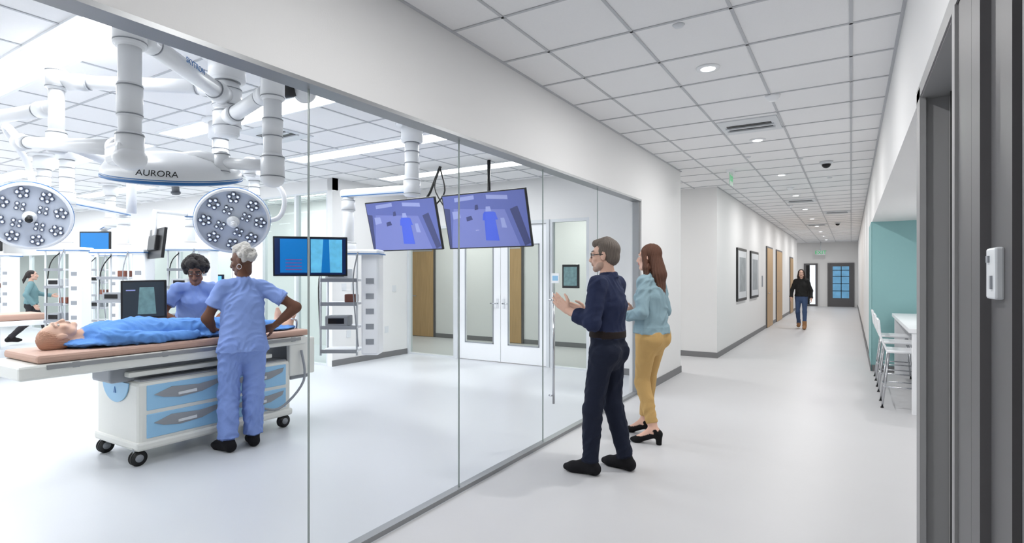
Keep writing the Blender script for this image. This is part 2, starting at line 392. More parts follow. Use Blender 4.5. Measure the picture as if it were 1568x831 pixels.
# ---------------------------------------------------------------- alcove counter and stools
b = B('counter_table')
b.bb(.53,1.55,7.3,10.2,.88,.93,M_white,bev=.006); b.bb(.56,1.55,7.32,7.37,0,.88,M_white,bev=.004); b.bb(.56,1.55,10.12,10.18,0,.88,M_white); b.bb(1.5,1.55,7.37,10.12,.3,.88,M_white)
b.done()
def stool(x,y):
    b = B('bar_stool', Matrix.Translation((x,y,0)))
    b.box((0.02,0,.64),(.40,.40,.03),M_white,bev=.012)
    b.tube([(-.17,-.17,.65),(-.23,-.17,.8),(-.25,-.16,.99)],.011,M_white); b.tube([(-.17,.17,.65),(-.23,.17,.8),(-.25,.16,.99)],.011,M_white)
    b.box((-.245,0,.90),(.022,.36,.2),M_white,rot=(0,-.1,0),bev=.008)
    for sx in (-1,1):
        for sy in (-1,1):
            b.tube([(sx*.15,sy*.15,.63),(sx*.22,sy*.2,.0)],.011,M_chrome,n=1)
            b.cyl((sx*.22,sy*.2,0),(sx*.22,sy*.2,.012),.016,M_black)
    for sy in (-1,1): b.tube([(-.2,sy*.185,.24),(.2,sy*.185,.24)],.008,M_chrome,n=1)
    b.tube([(.2,-.185,.24),(.2,.185,.24)],.008,M_chrome,n=1); b.tube([(-.2,-.185,.24),(-.2,.185,.24)],.008,M_chrome,n=1)
    b.done()
stool(.52,7.75); stool(.52,8.75); stool(.52,9.65)

# ---------------------------------------------------------------- OR lighting
strips = [(cx,cy,24) for cx in (-5.3,-8.7,-12.1,-15.5,-18.9) for cy in (.05,1.66,3.35,5.0)]+[(-5.3,6.75,25),(-9.2,7.2,38),(-13.5,7.2,38),(-18,7.2,38)]  # last three strips are added lamps to brighten the room behind the glazing
for cx,cy,pw in strips:
        b = B('linear_ceiling_light'); w = .14; L = 1.35
        b.bb(cx-L,cx+L,cy-w-.03,cy-w,CZ-.015,CZ,M_white); b.bb(cx-L,cx+L,cy+w,cy+w+.03,CZ-.015,CZ,M_white)
        b.bb(cx-L-.03,cx-L,cy-w-.03,cy+w+.03,CZ-.015,CZ,M_white); b.bb(cx+L,cx+L+.03,cy-w-.03,cy+w+.03,CZ-.015,CZ,M_white)
        b.bb(cx-L,cx+L,cy-w,cy+w,CZ-.006,CZ-.001,M_em)
        o = b.done(); area(o,(cx,cy,CZ-.01),2*L,2*w,pw,(.96,.98,1))

# ---------------------------------------------------------------- surgical lights
def lamp_head(b, c, n, R=.35, up=(0,0,1), hm=M_grey, ph=0.):
    sv = b.M; b.M = frame(c, Vector(up).cross(Vector(n)), n)
    b.lathe([(0.001,-.11),(.12,-.105),(R*.7,-.08),(R*.95,-.045),(R,-.015),(R,.008),(R*.97,.018),(R*.92,.016)], M_white)
    b.lathe([(R*.92,.016),(R*.90,.004),(R*.5,.0),(0.001,.004)], M_head)
    b.lathe([(R+.002,-.022),(R+.005,-.015),(R+.005,-.006),(R+.001,-.002)], M_blue)
    def lens(x,y,r):
        b.cyl((x,y,.002),(x,y,.013),r,M_ledr,seg=16); b.cyl((x,y,.012),(x,y,.0145),r*.8,M_ledp,seg=16); b.sph((x,y,.014),(r*.52,r*.52,.005),M_led,seg=12)
    def cluster(a,q,r,k=5):
        x,y = q*math.cos(a),q*math.sin(a)
        for j in range(k):
            t = a+j*2*math.pi/k; lens(x+r*math.cos(t),y+r*math.sin(t),r*.56)
    for k in range(8): cluster(k*math.pi/4+ph,R*.71,R*.115)
    for k in range(4): cluster(k*math.pi/2+.4+ph,R*.36,R*.10,4)
    b.cyl((0,0,.004),(0,0,.03),R*.17,M_white,bev=.006); b.cyl((0,0,.02),(0,0,.10),.022,hm,bev=.006); b.cyl((0,0,.09),(0,0,.115),.028,hm,bev=.006)
    b.M = sv
def joint(b, p, r, z0, z1, m=M_white):
    b.cyl((p[0],p[1],z0),(p[0],p[1],z1),r,m,bev=.012)
    for z in (z0+.12*(z1-z0), z1-.12*(z1-z0)): b.cyl((p[0],p[1],z-.003),(p[0],p[1],z+.003),r+.0015,M_grey)
def hub(b, x, y, zb, r=.1):
    b.cyl((x,y,CZ-.03),(x,y,CZ),r+.07,M_white); b.cyl((x,y,CZ-.2),(x,y,CZ-.03),r+.015,M_white,bev=.01)
    b.cyl((x,y,zb),(x,y,CZ-.2),r*.75,M_white,bev=.012)
    for z in (CZ-.2, CZ-.3, CZ-.42): b.cyl((x,y,z-.004),(x,y,z+.004),r*.8+.002,M_grey)
b = B('surgical_light_boom')
hx,hy = -3.9,2.35
def arm(b, p, q, r, r2=None):
    """tubular spring arm with a rounded housing and collar at each end"""
    p = Vector(p); q = Vector(q); d = (q-p).normalized(); r2 = r2 or r
    b.cyl(p,q,r,M_white,r2=r2)
    for o_,s_,rr in ((p,1,r),(q,-1,r2)):
        b.cyl(o_+d*s_*.06,o_+d*s_*.2,rr*1.22,M_white,bev=.012); b.cyl(o_+d*s_*.205,o_+d*s_*.213,rr*1.1,M_grey)
hub(b,hx,hy,2.52,.11)
joint(b,(hx,hy),.10,2.72,2.88); joint(b,(hx,hy),.095,2.57,2.71)
arm(b,(hx,hy,2.8),(-3.24,1.42,2.8),.060,.052); joint(b,(-3.24,1.42),.078,2.70,2.93)
b.cyl((-3.24,1.42,2.1),(-3.24,1.42,2.75),.054,M_white); joint(b,(-3.24,1.42),.066,2.08,2.26); joint(b,(-3.24,1.42),.060,2.32,2.52)
b.sph((-3.24,1.42,2.12),(.08,.08,.065),M_white)
b.box((-3.30,1.42,2.15),(.22,.13,.12),M_white,rot=(0,0,-.08),bev=.04,seg=4)
arm(b,(-3.24,1.42,2.17),(-5.3,1.59,2.5),.046,.04); b.sph((-5.3,1.59,2.5),.065,M_white)
b.tube([(-5.3,1.59,2.5),(-5.6,1.6,2.66),(-5.95,1.7,2.68),(-6.2,1.9,2.5),(-6.32,2.0,2.22)],.026,M_white)
b.sph((-6.32,2.0,2.14),.06,M_white)
lamp_head(b,(-6.26,1.94,2.03),(.85,-.33,-.35),.31,hm=M_black,ph=.2)
arm(b,(hx,hy,2.65),(-3.05,2.13,2.65),.052,.046); joint(b,(-3.05,2.13),.07,2.58,2.76)
b.cyl((-3.05,2.13,2.14),(-3.05,2.13,2.6),.054,M_white); joint(b,(-3.05,2.13),.07,2.09,2.25); joint(b,(-3.05,2.13),.06,2.34,2.48); b.sph((-3.05,2.13,2.1),(.07,.07,.055),M_white)
b.cyl((-3.05,2.13,2.18),(-3.32,1.99,2.2),.036,M_white); joint(b,(-3.34,1.98),.045,2.13,2.27)
b.tube([(-3.34,1.98,2.2),(-3.45,1.93,2.25),(-3.6,1.88,2.25)],.032,M_white)
c0 = Vector((-3.66,1.86,2.13)); nn = Vector((-.2,.16,-.95)).normalized()
lamp_head(b, c0, nn, .38, up=(1,0,.0))
b.lathe([(0.001,-.15),(.16,-.145),(.28,-.12),(.352,-.085),(.383,-.04),(.386,.004),(.36,.012)],M_white,frame(c0,(1,0,0),nn)); b.lathe([(.372,.014),(.390,.008),(.390,-.002),(.386,-.006)],M_blue,frame(c0,(1,0,0),nn))
tm = frame(c0+Vector((.304,-.25,-.052)), (.64,.77,-.02), (.76,-.63,.22)); b.text('AURORA',.052,M_black,tm)
tm = frame(Vector((-3.52,1.85,2.80))+Vector((.82,-.58,0))*.062,(-.58,-.82,0),(.82,-.58,0)); tm = tm @ Matrix.Rotation(0,4,'Z'); b.text('SKYTRON',.05,M_blue,frame(Vector((-3.52,1.85,2.80))+Vector((.82,.58,0)).normalized()*.065,(-.58,.82,0),(.82,.58,0)))
arm(b,(hx,hy,2.88),(-4.75,1.62,2.86),.052,.047); joint(b,(-4.75,1.62),.066,2.8,2.95); b.cyl((-4.75,1.62,2.4),(-4.75,1.62,2.8),.047,M_white); joint(b,(-4.75,1.62),.06,2.36,2.52)
arm(b,(-4.75,1.62,2.68),(-6.4,1.3,2.68),.047); arm(b,(-4.75,1.62,2.45),(-5.9,2.6,2.5),.038)
b.cyl((-5.9,2.6,2.1),(-5.9,2.6,2.56),.042,M_white); joint(b,(-5.9,2.6),.055,2.4,2.58)
b.done()
b = B('surgical_light')
hub(b,-5.6,3.3,2.5); arm(b,(-5.6,3.3,2.58),(-4.78,3.1,2.52),.047); joint(b,(-4.78,3.1),.058,2.42,2.6)
b.tube([(-4.78,3.1,2.45),(-4.66,3.24,2.4),(-4.58,3.32,2.25),(-4.64,3.3,2.05),(-4.78,3.1,2.0)],.022,M_white); b.sph((-4.86,3.02,2.0),.06,M_white)
lamp_head(b,(-4.82,2.96,2.0),(.78,-.44,-.42),.315,hm=M_white); b.done()
b = B('ceiling_camera_speaker'); b.cyl((-3.55,2.75,2.95),(-3.55,2.75,CZ),.03,M_white); b.M = frame((-3.55,2.75,2.9),(0,1,0),(.8,-.5,-.2)); b.cyl((0,0,-.03),(0,0,.03),.085,M_white,bev=.015); b.M = frame((-3.6,2.68,2.9),(0,1,0),(-.6,-.6,-.2)); b.cyl((0,0,-.02),(0,0,.06),.05,M_black); b.done()

# ---------------------------------------------------------------- supply booms
def supply(name, hx,hy, x,y, z0,z1, w=.5, shelves=4, yaw=.5, device=True, za=2.42, mon=False):
    b = B(name); hub(b,hx,hy,za-.02)
    joint(b,(hx,hy),.09,za-.07,za+.12)
    d = Vector((x-hx,y-hy,0)); L = d.length; a = math.atan2(d.y,d.x)
    b.box(((x+hx)/2,(y+hy)/2,za),(L+.16,.13,.09),M_white,rot=(0,0,a),bev=.03)
    b.box(((x+hx)/2,(y+hy)/2,za-.035),(L+.1,.135,.008),M_blue,rot=(0,0,a))
    b.cyl((x,y,z1),(x,y,za),.06,M_white); joint(b,(x,y),.075,za-.2,za-.06); joint(b,(x,y),.085,z1,z1+.12)
    b.M = Matrix.Translation((x,y,0)) @ Matrix.Rotation(yaw,4,'Z')
    b.box((0,0,z1),(w+.25,.3,.06),M_white,bev=.02); b.box((0,-.0,z1-.02),(w+.27,.305,.01),M_blue)
    b.box((w/2+.02,0,(z0+z1)/2),(.2,.22,z1-z0),M_white,bev=.025)
    for k in range(5): b.box((w/2+.02,-.112,z0+.15+k*(z1-z0-.3)/5),(.09,.006,.06),M_grey)
    for sx in (-w/2-.02, w/2-.12):
        b.cyl((sx,-.12,z0),(sx,-.12,z1),.012,M_white2,seg=12); b.cyl((sx,.12,z0),(sx,.12,z1),.012,M_white2,seg=12)
    for k in range(shelves):
        z = z0+.05+k*(z1-z0-.1)/shelves
        b.box((-.06,0,z),(w-.1,.32,.025),M_white,bev=.006); b.box((-.06,-.16,z+.0),(w-.1,.01,.04),M_grey)
        if device and k % 2 == 1:
            b.box((-.1,-.02,z+.07),(w*.5,.2,.11),M_white2 if k != 1 else M_grey,bev=.01); b.box((-.1,-.125,z+.07),(w*.35,.006,.06),M_dglass)
        if device and k == 2: b.box((.05,-.05,z+.06),(.12,.14,.09),M_red,bev=.01)
    b.tube([(-w/2,.1,z1-.05),(-w/2-.08,0,z1-.3),(-w/2-.03,-.1,z0+.2)],.008,M_black)
    b.tube([(w/2-.1,-.15,z1),(w/2-.14,-.2,z1-.35),(w/2-.1,-.14,z0+.1)],.007,M_grey)
    if mon:
        b.box((0,-.2,z1+.25),(.6,.04,.36),M_black,bev=.008); b.box((0,-.222,z1+.25),(.55,.004,.31),M_xb); b.box((0,-.17,z1+.1),(.05,.05,.3),M_white)
    return b.done()
supply('equipment_boom',-4.0,4.46,-4.82,4.32,.62,1.76,.5,4,.55)
supply('equipment_boom',-8.2,2.9,-9.0,3.87,.75,1.85,.55,3,.5)
supply('equipment_boom',-9.2,3.0,-10.2,3.6,.5,1.9,.4,5,.5)
supply('equipment_boom',-7.6,5.0,-8.5,4.55,.5,1.9,.5,5,.5)
supply('equipment_boom',-11.2,4.6,-12.2,4.9,.6,1.9,.5,5,.5,mon=True)
supply('equipment_boom',-13.2,2.6,-14.2,3.9,.6,1.9,.5,4,.5,mon=True)

def screen(name, c, w, h, n, roll=0, kind='tv', pole=None):
    n = Vector(n).normalized(); x = Vector((0,0,1)).cross(n)
    b = B(name)
    M = frame(c, x, n) @ Matrix.Rotation(roll,4,'Z')
    b.M = M
    b.box((0,0,-.02),(w,h,.04),M_black,bev=.006); b.box((0,0,-.06),(w*.5,h*.5,.06),M_black,bev=.01)
    W,H = w-.035,h-.035; z = .001
    def q(pts,m,dz): b.prism([(px*W/2,py*H/2) for px,py in pts],.0006,m,Matrix.Translation((0,0,z+dz)))
    if kind == 'tv':
        q([(-1,-1),(1,-1),(1,1),(-1,1)],M_scr,0); q([(-.95,-1),(.75,-1),(.5,.35),(-.75,.5)],M_scr2,.001)
        q([(-1,.55),(-.85,.5),(-.95,-1),(-1,-1)],M_scr3,.001); q([(.62,.35),(.8,.45),(1,-.9),(.86,-1)],M_scr3,.001)
        q([(-.7,.75),(-.2,.8),(-.2,.95),(-.7,.9)],M_scrL,.001); q([(.1,.78),(.6,.7),(.6,.85),(.1,.93)],M_scrL,.001)
        q([(-.05,-.75),(.28,-.78),(.24,.3),(.0,.32)],M_scr4,.002); q([(.04,.32),(.18,.32),(.16,.5),(.06,.5)],M_scrL,.002)
        q([(-.06,.0),(.0,.0),(.01,.28),(-.03,.25)],M_scr4,.002); q([(.25,.0),(.31,.0),(.27,.28),(.24,.28)],M_scr4,.002)
        q([(-.46,.0),(-.30,.05),(-.33,.2),(-.46,.16)],M_scr3,.002); q([(-.22,.4),(-.13,.42),(-.13,.6),(-.2,.58)],M_scr3,.002)
        q([(.38,-.3),(.5,-.32),(.46,.05),(.37,.05)],M_scrL,.002); q([(-.8,.1),(-.6,.15),(-.62,.4),(-.8,.4)],M_scrL,.002)
    elif kind == 'xray':
        q([(-1,-1),(1,-1),(1,1),(-1,1)],M_xd,0); q([(-.85,-.9),(-.1,-.9),(-.1,.95),(-.85,.95)],M_xb,.001); q([(.0,-.9),(.9,-.9),(.9,.95),(0,.95)],M_xl,.001)
        q([(.3,-.9),(.55,-.9),(.52,.95),(.36,.95)],M_xb,.002)
        for k in range(4): q([(-.7,-.75+.18*k),(-.25,-.75+.18*k),(-.25,-.70+.18*k),(-.7,-.70+.18*k)],M_xr,.002)
    else:
        q([(-1,-1),(1,-1),(1,1),(-1,1)],M_pmd,0); q([(-.3,-.85),(.6,-.85),(.5,.7),(-.2,.7)],M_teals,.001); q([(-.85,.5),(-.4,.5),(-.4,.56),(-.85,.56)],M_scrL,.001)
    b.M = Matrix()
    if pole:
        for p in pole: b.tube(p[0],p[1],p[2],n=p[3] if len(p) > 3 else 5)
    return b.done()
nn = (0,-.966,-.259)
screen('ceiling_hung_television',(-4.33,6.33,2.27),1.40,.79,nn,0,'tv',
   [([(-4.33,6.42,2.3),(-4.33,6.42,CZ)],.025,M_black,1)])
screen('ceiling_hung_television',(-5.87,6.33,2.27),1.42,.79,nn,0,'tv',
   [([(-5.75,6.42,2.3),(-5.4,6.42,2.75),(-5.2,6.42,CZ)],.02,M_black,1),([(-5.2,6.4,CZ),(-5.1,6.4,2.75),(-5.3,6.42,2.55)],.012,M_black),([(-5.2,6.42,CZ),(-5.25,6.35,2.8),(-5.1,6.4,2.5)],.01,M_black)])
screen('xray_monitor',(-4.78,3.78,1.70),.73,.41,(.72,-.68,-.05),0,'xray',
   [([(-4.81,3.82,1.7),(-4.86,3.95,1.74),(-4.82,4.14,1.76)],.03,M_white)])
screen('patient_monitor',(-5.62,2.58,1.28),.36,.36,(.80,-.5,.1),.02,'pm',
   [([(-5.65,2.6,1.28),(-5.68,2.62,1.0),(-5.68,2.62,.06)],.018,M_white2,1),([(-5.9,2.62,.02),(-5.5,2.62,.02)],.02,M_grey,1),([(-5.68,2.4,.02),(-5.68,2.84,.02)],.02,M_grey,1)])
screen('wall_monitor',(-8.3,4.0,1.95),.75,.42,(.2,.9,-.1),0,'pm',[([(-8.3,3.95,1.95),(-8.3,3.95,2.4),(-8.5,4.5,2.42)],.03,M_white,1)])
screen('wall_monitor',(-9.2,5.2,1.35),.5,.34,(.85,-.5,0),0,'xray',[([(-9.2,5.25,1.35),(-9.2,5.25,.02)],.03,M_grey,1)])
b = B('wall_touch_panel'); b.bb(-3.95,-3.66,7.955,7.995,1.3,1.68,M_black,bev=.006); b.bb(-3.92,-3.69,7.95,7.956,1.34,1.64,M_teals); b.done()
b = B('wall_notice'); b.bb(-4.16,-4.02,7.985,7.995,1.38,1.54,M_white); b.bb(-4.14,-4.04,7.982,7.986,1.42,1.5,M_lblue); b.done()
b = B('wall_switch_plates')
for (y,z) in ((6.4,1.25),(6.6,1.25),(7.2,1.2),(7.6,1.2),(6.5,.45),(7.4,.45)): b.bb(-7.3,-7.29,y,y+.09,z,z+.12,M_white2)
b.done()

# ---------------------------------------------------------------- operating table
b = B('operating_table')
X0,X1 = -5.34,-4.72
b.bb(X0,X1,1.5,3.72,.895,.955,M_pad,bev=.02); b.bb(X0-.01,X1+.01,1.40,2.9,.79,.892,M_cream,bev=.018); b.bb(X0+.0,X1-.0,2.9,3.68,.81,.892,M_cream,bev=.014)
b.bb(X1+.006,X1+.022,1.55,3.6,.855,.885,M_alu,bev=.003)
for y in (1.7,2.3,3.0,3.5): b.bb(X1,X1+.02,y,y+.04,.85,.888,M_grey)
b.bb(-5.3,-4.8,3.55,3.78,.45,.86,M_grey,bev=.02); b.bb(-4.80,-4.74,3.5,3.8,.5,.87,M_cream,bev=.015)
b.bb(-5.2,-4.88,2.0,3.3,.66,.80,M_grey,bev=.02); b.bb(-5.28,-4.8,2.1,3.35,.70,.74,M_cream,bev=.01)
BX0,BX1,BY0,BY1 = -5.46,-4.75,2.14,3.52
b.bb(BX0,BX1,BY0,BY1,.15,.66,M_cream,bev=.03); b.bb(BX0-.015,BX1+.015,BY0-.015,BY1+.015,.12,.19,M_cream,bev=.02)
b.bb(BX0+.03,BX1-.03,BY0+.03,BY1-.03,.655,.672,M_grey,bev=.004)
pl = [(-.22,0)]+[(.22*math.cos(a)*-1,-.17*math.sin(a)) for a in [math.pi*k/16 for k in range(1,16)]]+[(.22,0)]
b.prism(pl,.008,M_lblue,frame(((BX0+BX1)/2,BY0-.004,.645),(1,0,0),(0,-1,0)))
b.prism([(-.02,-.02),(.02,-.02),(0,.03)],.004,M_blue,frame(((BX0+BX1)/2,BY0-.012,.57),(1,0,0),(0,-1,0)))
for (y0,y1) in ((2.2,2.82),(2.88,3.46)):
    for (z0,z1) in ((.21,.40),(.43,.63)):
        b.bb(BX1-.005,BX1+.008,y0,y1,z0,z1,M_lblue,bev=.006)
        L = y1-y0
        wv = [(-.42*L,.0),(-.2*L,.045),(.15*L,.03),(.45*L,.05),(.42*L,.01),(.2*L,-.035),(-.1*L,-.05),(-.3*L,-.03)]
        b.prism(wv,.006,M_grey,frame((BX1+.008,(y0+y1)/2,(z0+z1)/2+.02),(0,1,0),(1,0,0)))
        b.prism([(-.12*L,.0),(.12*L,.008),(.12*L,-.016),(-.12*L,-.02)],.014,M_white2,frame((BX1+.008,(y0+y1)/2,(z0+z1)/2+.01),(0,1,0),(1,0,0)))
for (x,y) in ((-4.80,2.16),(-5.40,2.18),(-4.80,3.47),(-5.40,3.47)):
    b.cyl((x-.028,y,.062),(x-.004,y,.062),.062,M_black,bev=.008); b.cyl((x+.004,y,.062),(x+.028,y,.062),.062,M_black,bev=.008)
    b.cyl((x-.031,y,.062),(x+.031,y,.062),.03,M_grey); b.box((x,y,.12),(.03,.07,.07),M_grey,bev=.01)
b.tube([(-4.72,3.62,.75),(-4.66,3.6,.45),(-4.7,3.35,.22),(-4.73,3.1,.3)],.012,M_grey)
b.tube([(-4.85,3.66,.95),(-4.85,3.66,1.04),(-4.85,3.6,1.06)],.01,M_chrome)
b.done()
b = B('hospital_stretcher')
b.bb(-11.35,-10.7,1.6,3.55,.82,.92,M_pad,bev=.03); b.bb(-11.38,-10.67,1.55,3.6,.74,.82,M_white,bev=.015); b.bb(-11.25,-10.8,2.0,3.2,.2,.4,M_white2,bev=.03)
for y in (2.2,3.0): b.cyl((-11.02,y,.4),(-11.02,y,.75),.06,M_white2)
b.bb(-11.3,-10.75,1.8,3.4,.12,.2,M_grey,bev=.02)
for x in (-11.27,-10.78):
    for y in (1.85,3.35): b.cyl((x-.02,y,.06),(x+.02,y,.06),.06,M_black)
b.done()

# ================================================================= figures (implicit surfaces)
def V3(*a): return np.array(a, dtype=float)
def cap(a,b,ra,rb,tag,fl=None,fs=1.,cut=0):
    return dict(t='c',a=np.array(a,float),b=np.array(b,float),ra=ra,rb=rb,tag=tag,fl=None if fl is None else np.array(fl,float)/np.linalg.norm(fl),fs=fs,cut=cut)
def ell(c,r,tag,R=None): return dict(t='e',c=np.array(c,float),r=np.array(r,float),tag=tag,R=None if R is None else np.array(R,float))
def pf(p,P):
    if p['t'] == 'e':
        q = P-p['c']
        if p['R'] is not None: q = q@p['R']
        k0 = np.linalg.norm(q/p['r'],axis=-1)+1e-9; k1 = np.linalg.norm(q/p['r']**2,axis=-1)+1e-9
        return k0*(k0-1)/k1
    ab = p['b']-p['a']; L2 = ab@ab+1e-12; L = math.sqrt(L2)
    tt = ((P-p['a'])@ab)/L2; t = np.clip(tt,0,1)
    q = P-p['a']-t[...,None]*ab
    if p['fl'] is not None: q = q+(q@p['fl'])[...,None]*p['fl']*(1/p['fs']-1)
    f = np.linalg.norm(q,axis=-1)-(p['ra']+(p['rb']-p['ra'])*t)
    if p['fl'] is not None: f = f*.85
    if p['cut'] & 1: f = np.maximum(f,(tt-1)*L)
    if p['cut'] & 2: f = np.maximum(f,-tt*L)
    return f
def bnd(p):
    if p['t'] == 'e': r = p['r'].max(); return p['c']-r, p['c']+r
    r = max(p['ra'],p['rb']); return np.minimum(p['a'],p['b'])-r, np.maximum(p['a'],p['b'])+r
def smin_all(prims,P,k,zcut):
    acc = np.zeros(P.shape[:-1])
    for p in prims: acc += np.exp(np.clip(-pf(p,P)/k,-60,60))
    f = -k*np.log(acc+1e-26)
    if zcut is not None: f = np.maximum(f,zcut-P[...,2])
    return f
def sdfmesh(name, prims, h, k, pal, material, parent=None, zcut=None, disp=None, seed=0, matrix=None):
    lo = np.min([bnd(p)[0] for p in prims],0)-3*h-k; hi = np.max([bnd(p)[1] for p in prims],0)+3*h+k
    n = np.ceil((hi-lo)/h).astype(int)+1
    acc = np.zeros(n,dtype=np.float64)
    for p in prims:
        a,c = bnd(p); a = a-6*k-h; c = c+6*k+h
        i0 = np.maximum(0,np.floor((a-lo)/h).astype(int)); i1 = np.minimum(n,np.ceil((c-lo)/h).astype(int)+1)
        gx_ = [lo[d]+h*np.arange(i0[d],i1[d]) for d in range(3)]
        P = np.stack(np.meshgrid(*gx_,indexing='ij'),-1)
        acc[i0[0]:i1[0],i0[1]:i1[1],i0[2]:i1[2]] += np.exp(np.clip(-pf(p,P)/k,-60,60))
    G = -k*np.log(acc+1e-26)
    if zcut is not None:
        Z = lo[2]+h*np.arange(n[2]); G = np.maximum(G,(zcut-Z)[None,None,:])
    ins = G < 0
    cnt = np.zeros(n-1,int); C8 = [(i,j,l) for i in (0,1) for j in (0,1) for l in (0,1)]
    for (i,j,l) in C8: cnt += ins[i:n[0]-1+i,j:n[1]-1+j,l:n[2]-1+l]
    act = (cnt > 0)&(cnt < 8); I,J,K = np.nonzero(act)
    idx = -np.ones(n-1,int); idx[I,J,K] = np.arange(len(I))
    pos = np.zeros((len(I),3)); w = np.zeros(len(I))
    for a in C8:
        for d in range(3):
            if a[d] == 0:
                c = list(a); c[d] = 1
                ga = G[I+a[0],J+a[1],K+a[2]]; gb = G[I+c[0],J+c[1],K+c[2]]
                mk = (ga < 0) != (gb < 0); t = np.where(mk, ga/np.where(mk,ga-gb,1), 0)
                q = np.tile(np.array(a,float),(len(I),1)); q[:,d] = t
                pos += q*mk[:,None]; w += mk
    V = lo+h*(np.stack([I,J,K],1)+pos/np.maximum(w,1)[:,None])
    F = []
    for d in range(3):
        u,v = (d+1)%3,(d+2)%3
        A = np.take(ins,range(0,n[d]-1),axis=d); Bq = np.take(ins,range(1,n[d]),axis=d)
        e = np.stack(np.nonzero(A != Bq),1)
        e = e[(e[:,u] > 0)&(e[:,v] > 0)&(e[:,u] < n[u]-1)&(e[:,v] < n[v]-1)]
        s = A[e[:,0],e[:,1],e[:,2]]
        def cell(du,dv):
            c = e.copy(); c[:,u] += du; c[:,v] += dv; return idx[c[:,0],c[:,1],c[:,2]]
        q = np.stack([cell(-1,-1),cell(0,-1),cell(0,0),cell(-1,0)],1)
        q[~s] = q[~s][:,::-1]; F.append(q)
    F = np.concatenate(F)
    e = h*.3
    def grad(V):
        return np.stack([smin_all(prims,V+np.eye(3)[d]*e,k,zcut)-smin_all(prims,V-np.eye(3)[d]*e,k,zcut) for d in range(3)],1)/(2*e)
    for it in range(2):
        f = smin_all(prims,V,k,zcut); g = grad(V); g2 = (g*g).sum(1)+1e-6
        V = V-np.clip(f/g2,-h,h)[:,None]*g
    FF = np.stack([pf(p,V) for p in prims],0); best = np.argmin(FF,0)
    tags = np.array([p['tag'] for p in prims])[best]
    N = g/(np.linalg.norm(g,axis=1)[:,None]+1e-9)
    cols = np.array([lin(c[0])+(1,) for c in pal]); amp = np.array([c[1] for c in pal])
    if disp == 'cloth' or disp is None:
        rng = np.random.RandomState(seed+5); val = np.zeros(len(V))
        wp = 1.4*np.sin(V@V3(9,13,6)+seed)+1.2*np.sin(V@V3(-14,7,10)+2*seed)
        for q in range(6):
            dr = rng.normal(size=3)*V3(.6,.6,1); dr /= np.linalg.norm(dr); fr = rng.uniform(28,75)
            val += (1-2*np.abs(np.sin(V@dr*fr*.5+wp*(1+.3*q)+q)))/6
        V = V+N*(val*amp[tags])[:,None]
    elif disp == 'curl':
        val = np.sin(V@V3(180,40,60)+3*np.sin(V@V3(40,90,30)))*np.sin(V@V3(50,-170,80))*np.sin(V@V3(-60,50,190))
        V = V+N*(val*amp[tags])[:,None]
    elif disp == 'strand':
        an = np.arctan2(V[:,0],V[:,1]+.02)*1.0
        val = np.sin(an*34+4*np.sin(V[:,2]*14)+V[:,0]*60)+.6*np.sin(an*71+V[:,2]*25)
        V = V+N*(val*amp[tags])[:,None]
    me = bpy.data.meshes.new(name); me.from_pydata(V.tolist(),[],F.tolist())
    at = me.attributes.new('col','FLOAT_COLOR','POINT'); at.data.foreach_set('color',cols[tags].astype(np.float32).ravel())
    me.polygons.foreach_set('use_smooth',[True]*len(F)); me.materials.append(material); me.update()
    o = bpy.data.objects.new(name,me); S.collection.objects.link(o)
    if parent: o.parent = parent
    if matrix is not None: o.matrix_local = matrix
    return o

def lerp(a,b,t): return np.array(a,float)*(1-t)+np.array(b,float)*t
def unit(v): v = np.array(v,float); return v/np.linalg.norm(v)

def hand(name, parent, w, fd, th, left, curl, skin, sc=1.):
    fd = unit(fd); th = np.array(th,float); th = unit(th-fd*(th@fd)); pn = np.cross(fd,th)*(1 if left else -1); w = np.array(w,float)
    pr = []
    for off,kl,L,r in ((.030,.088,.070,.0088),(.010,.092,.079,.0090),(-.011,.088,.073,.0086),(-.030,.080,.057,.0076)):
        kp = w+(fd*kl+th*off)*sc
        pr.append(cap(w+th*off*.5*sc,kp,.017*sc,.0115*sc,0)); p = kp; a = 0
        for q,(fr,ca) in enumerate(((.45,.5),(.30,.9),(.25,.6))):
            a += curl*ca*(1+(-off)*6); d = fd*math.cos(a)+pn*math.sin(a)+th*off*2.2*(1-q*.3)
            e = p+unit(d)*L*fr*sc; pr.append(cap(p,e,r*sc*(1-.07*q),r*sc*(.95-.08*q),0)); p = e
    t0 = w+(fd*.022+th*.022)*sc; t1 = t0+unit(fd*.65+th*.7+pn*.3)*.042*sc; t2 = t1+unit(fd*.9+th*.35+pn*.35)*.034*sc; t3 = t2+unit(fd+th*.1+pn*.4)*.026*sc
    pr += [cap(t0,t1,.016*sc,.0125*sc,0),cap(t1,t2,.0115*sc,.0098*sc,0),cap(t2,t3,.0095*sc,.008*sc,0)]
    pr += [cap(w-fd*.03*sc,w+fd*.02*sc,.025*sc,.022*sc,0,pn,.8)]
    sdfmesh(name,pr,.0042,.003,[(skin,0)],M_skin,parent,disp='none')

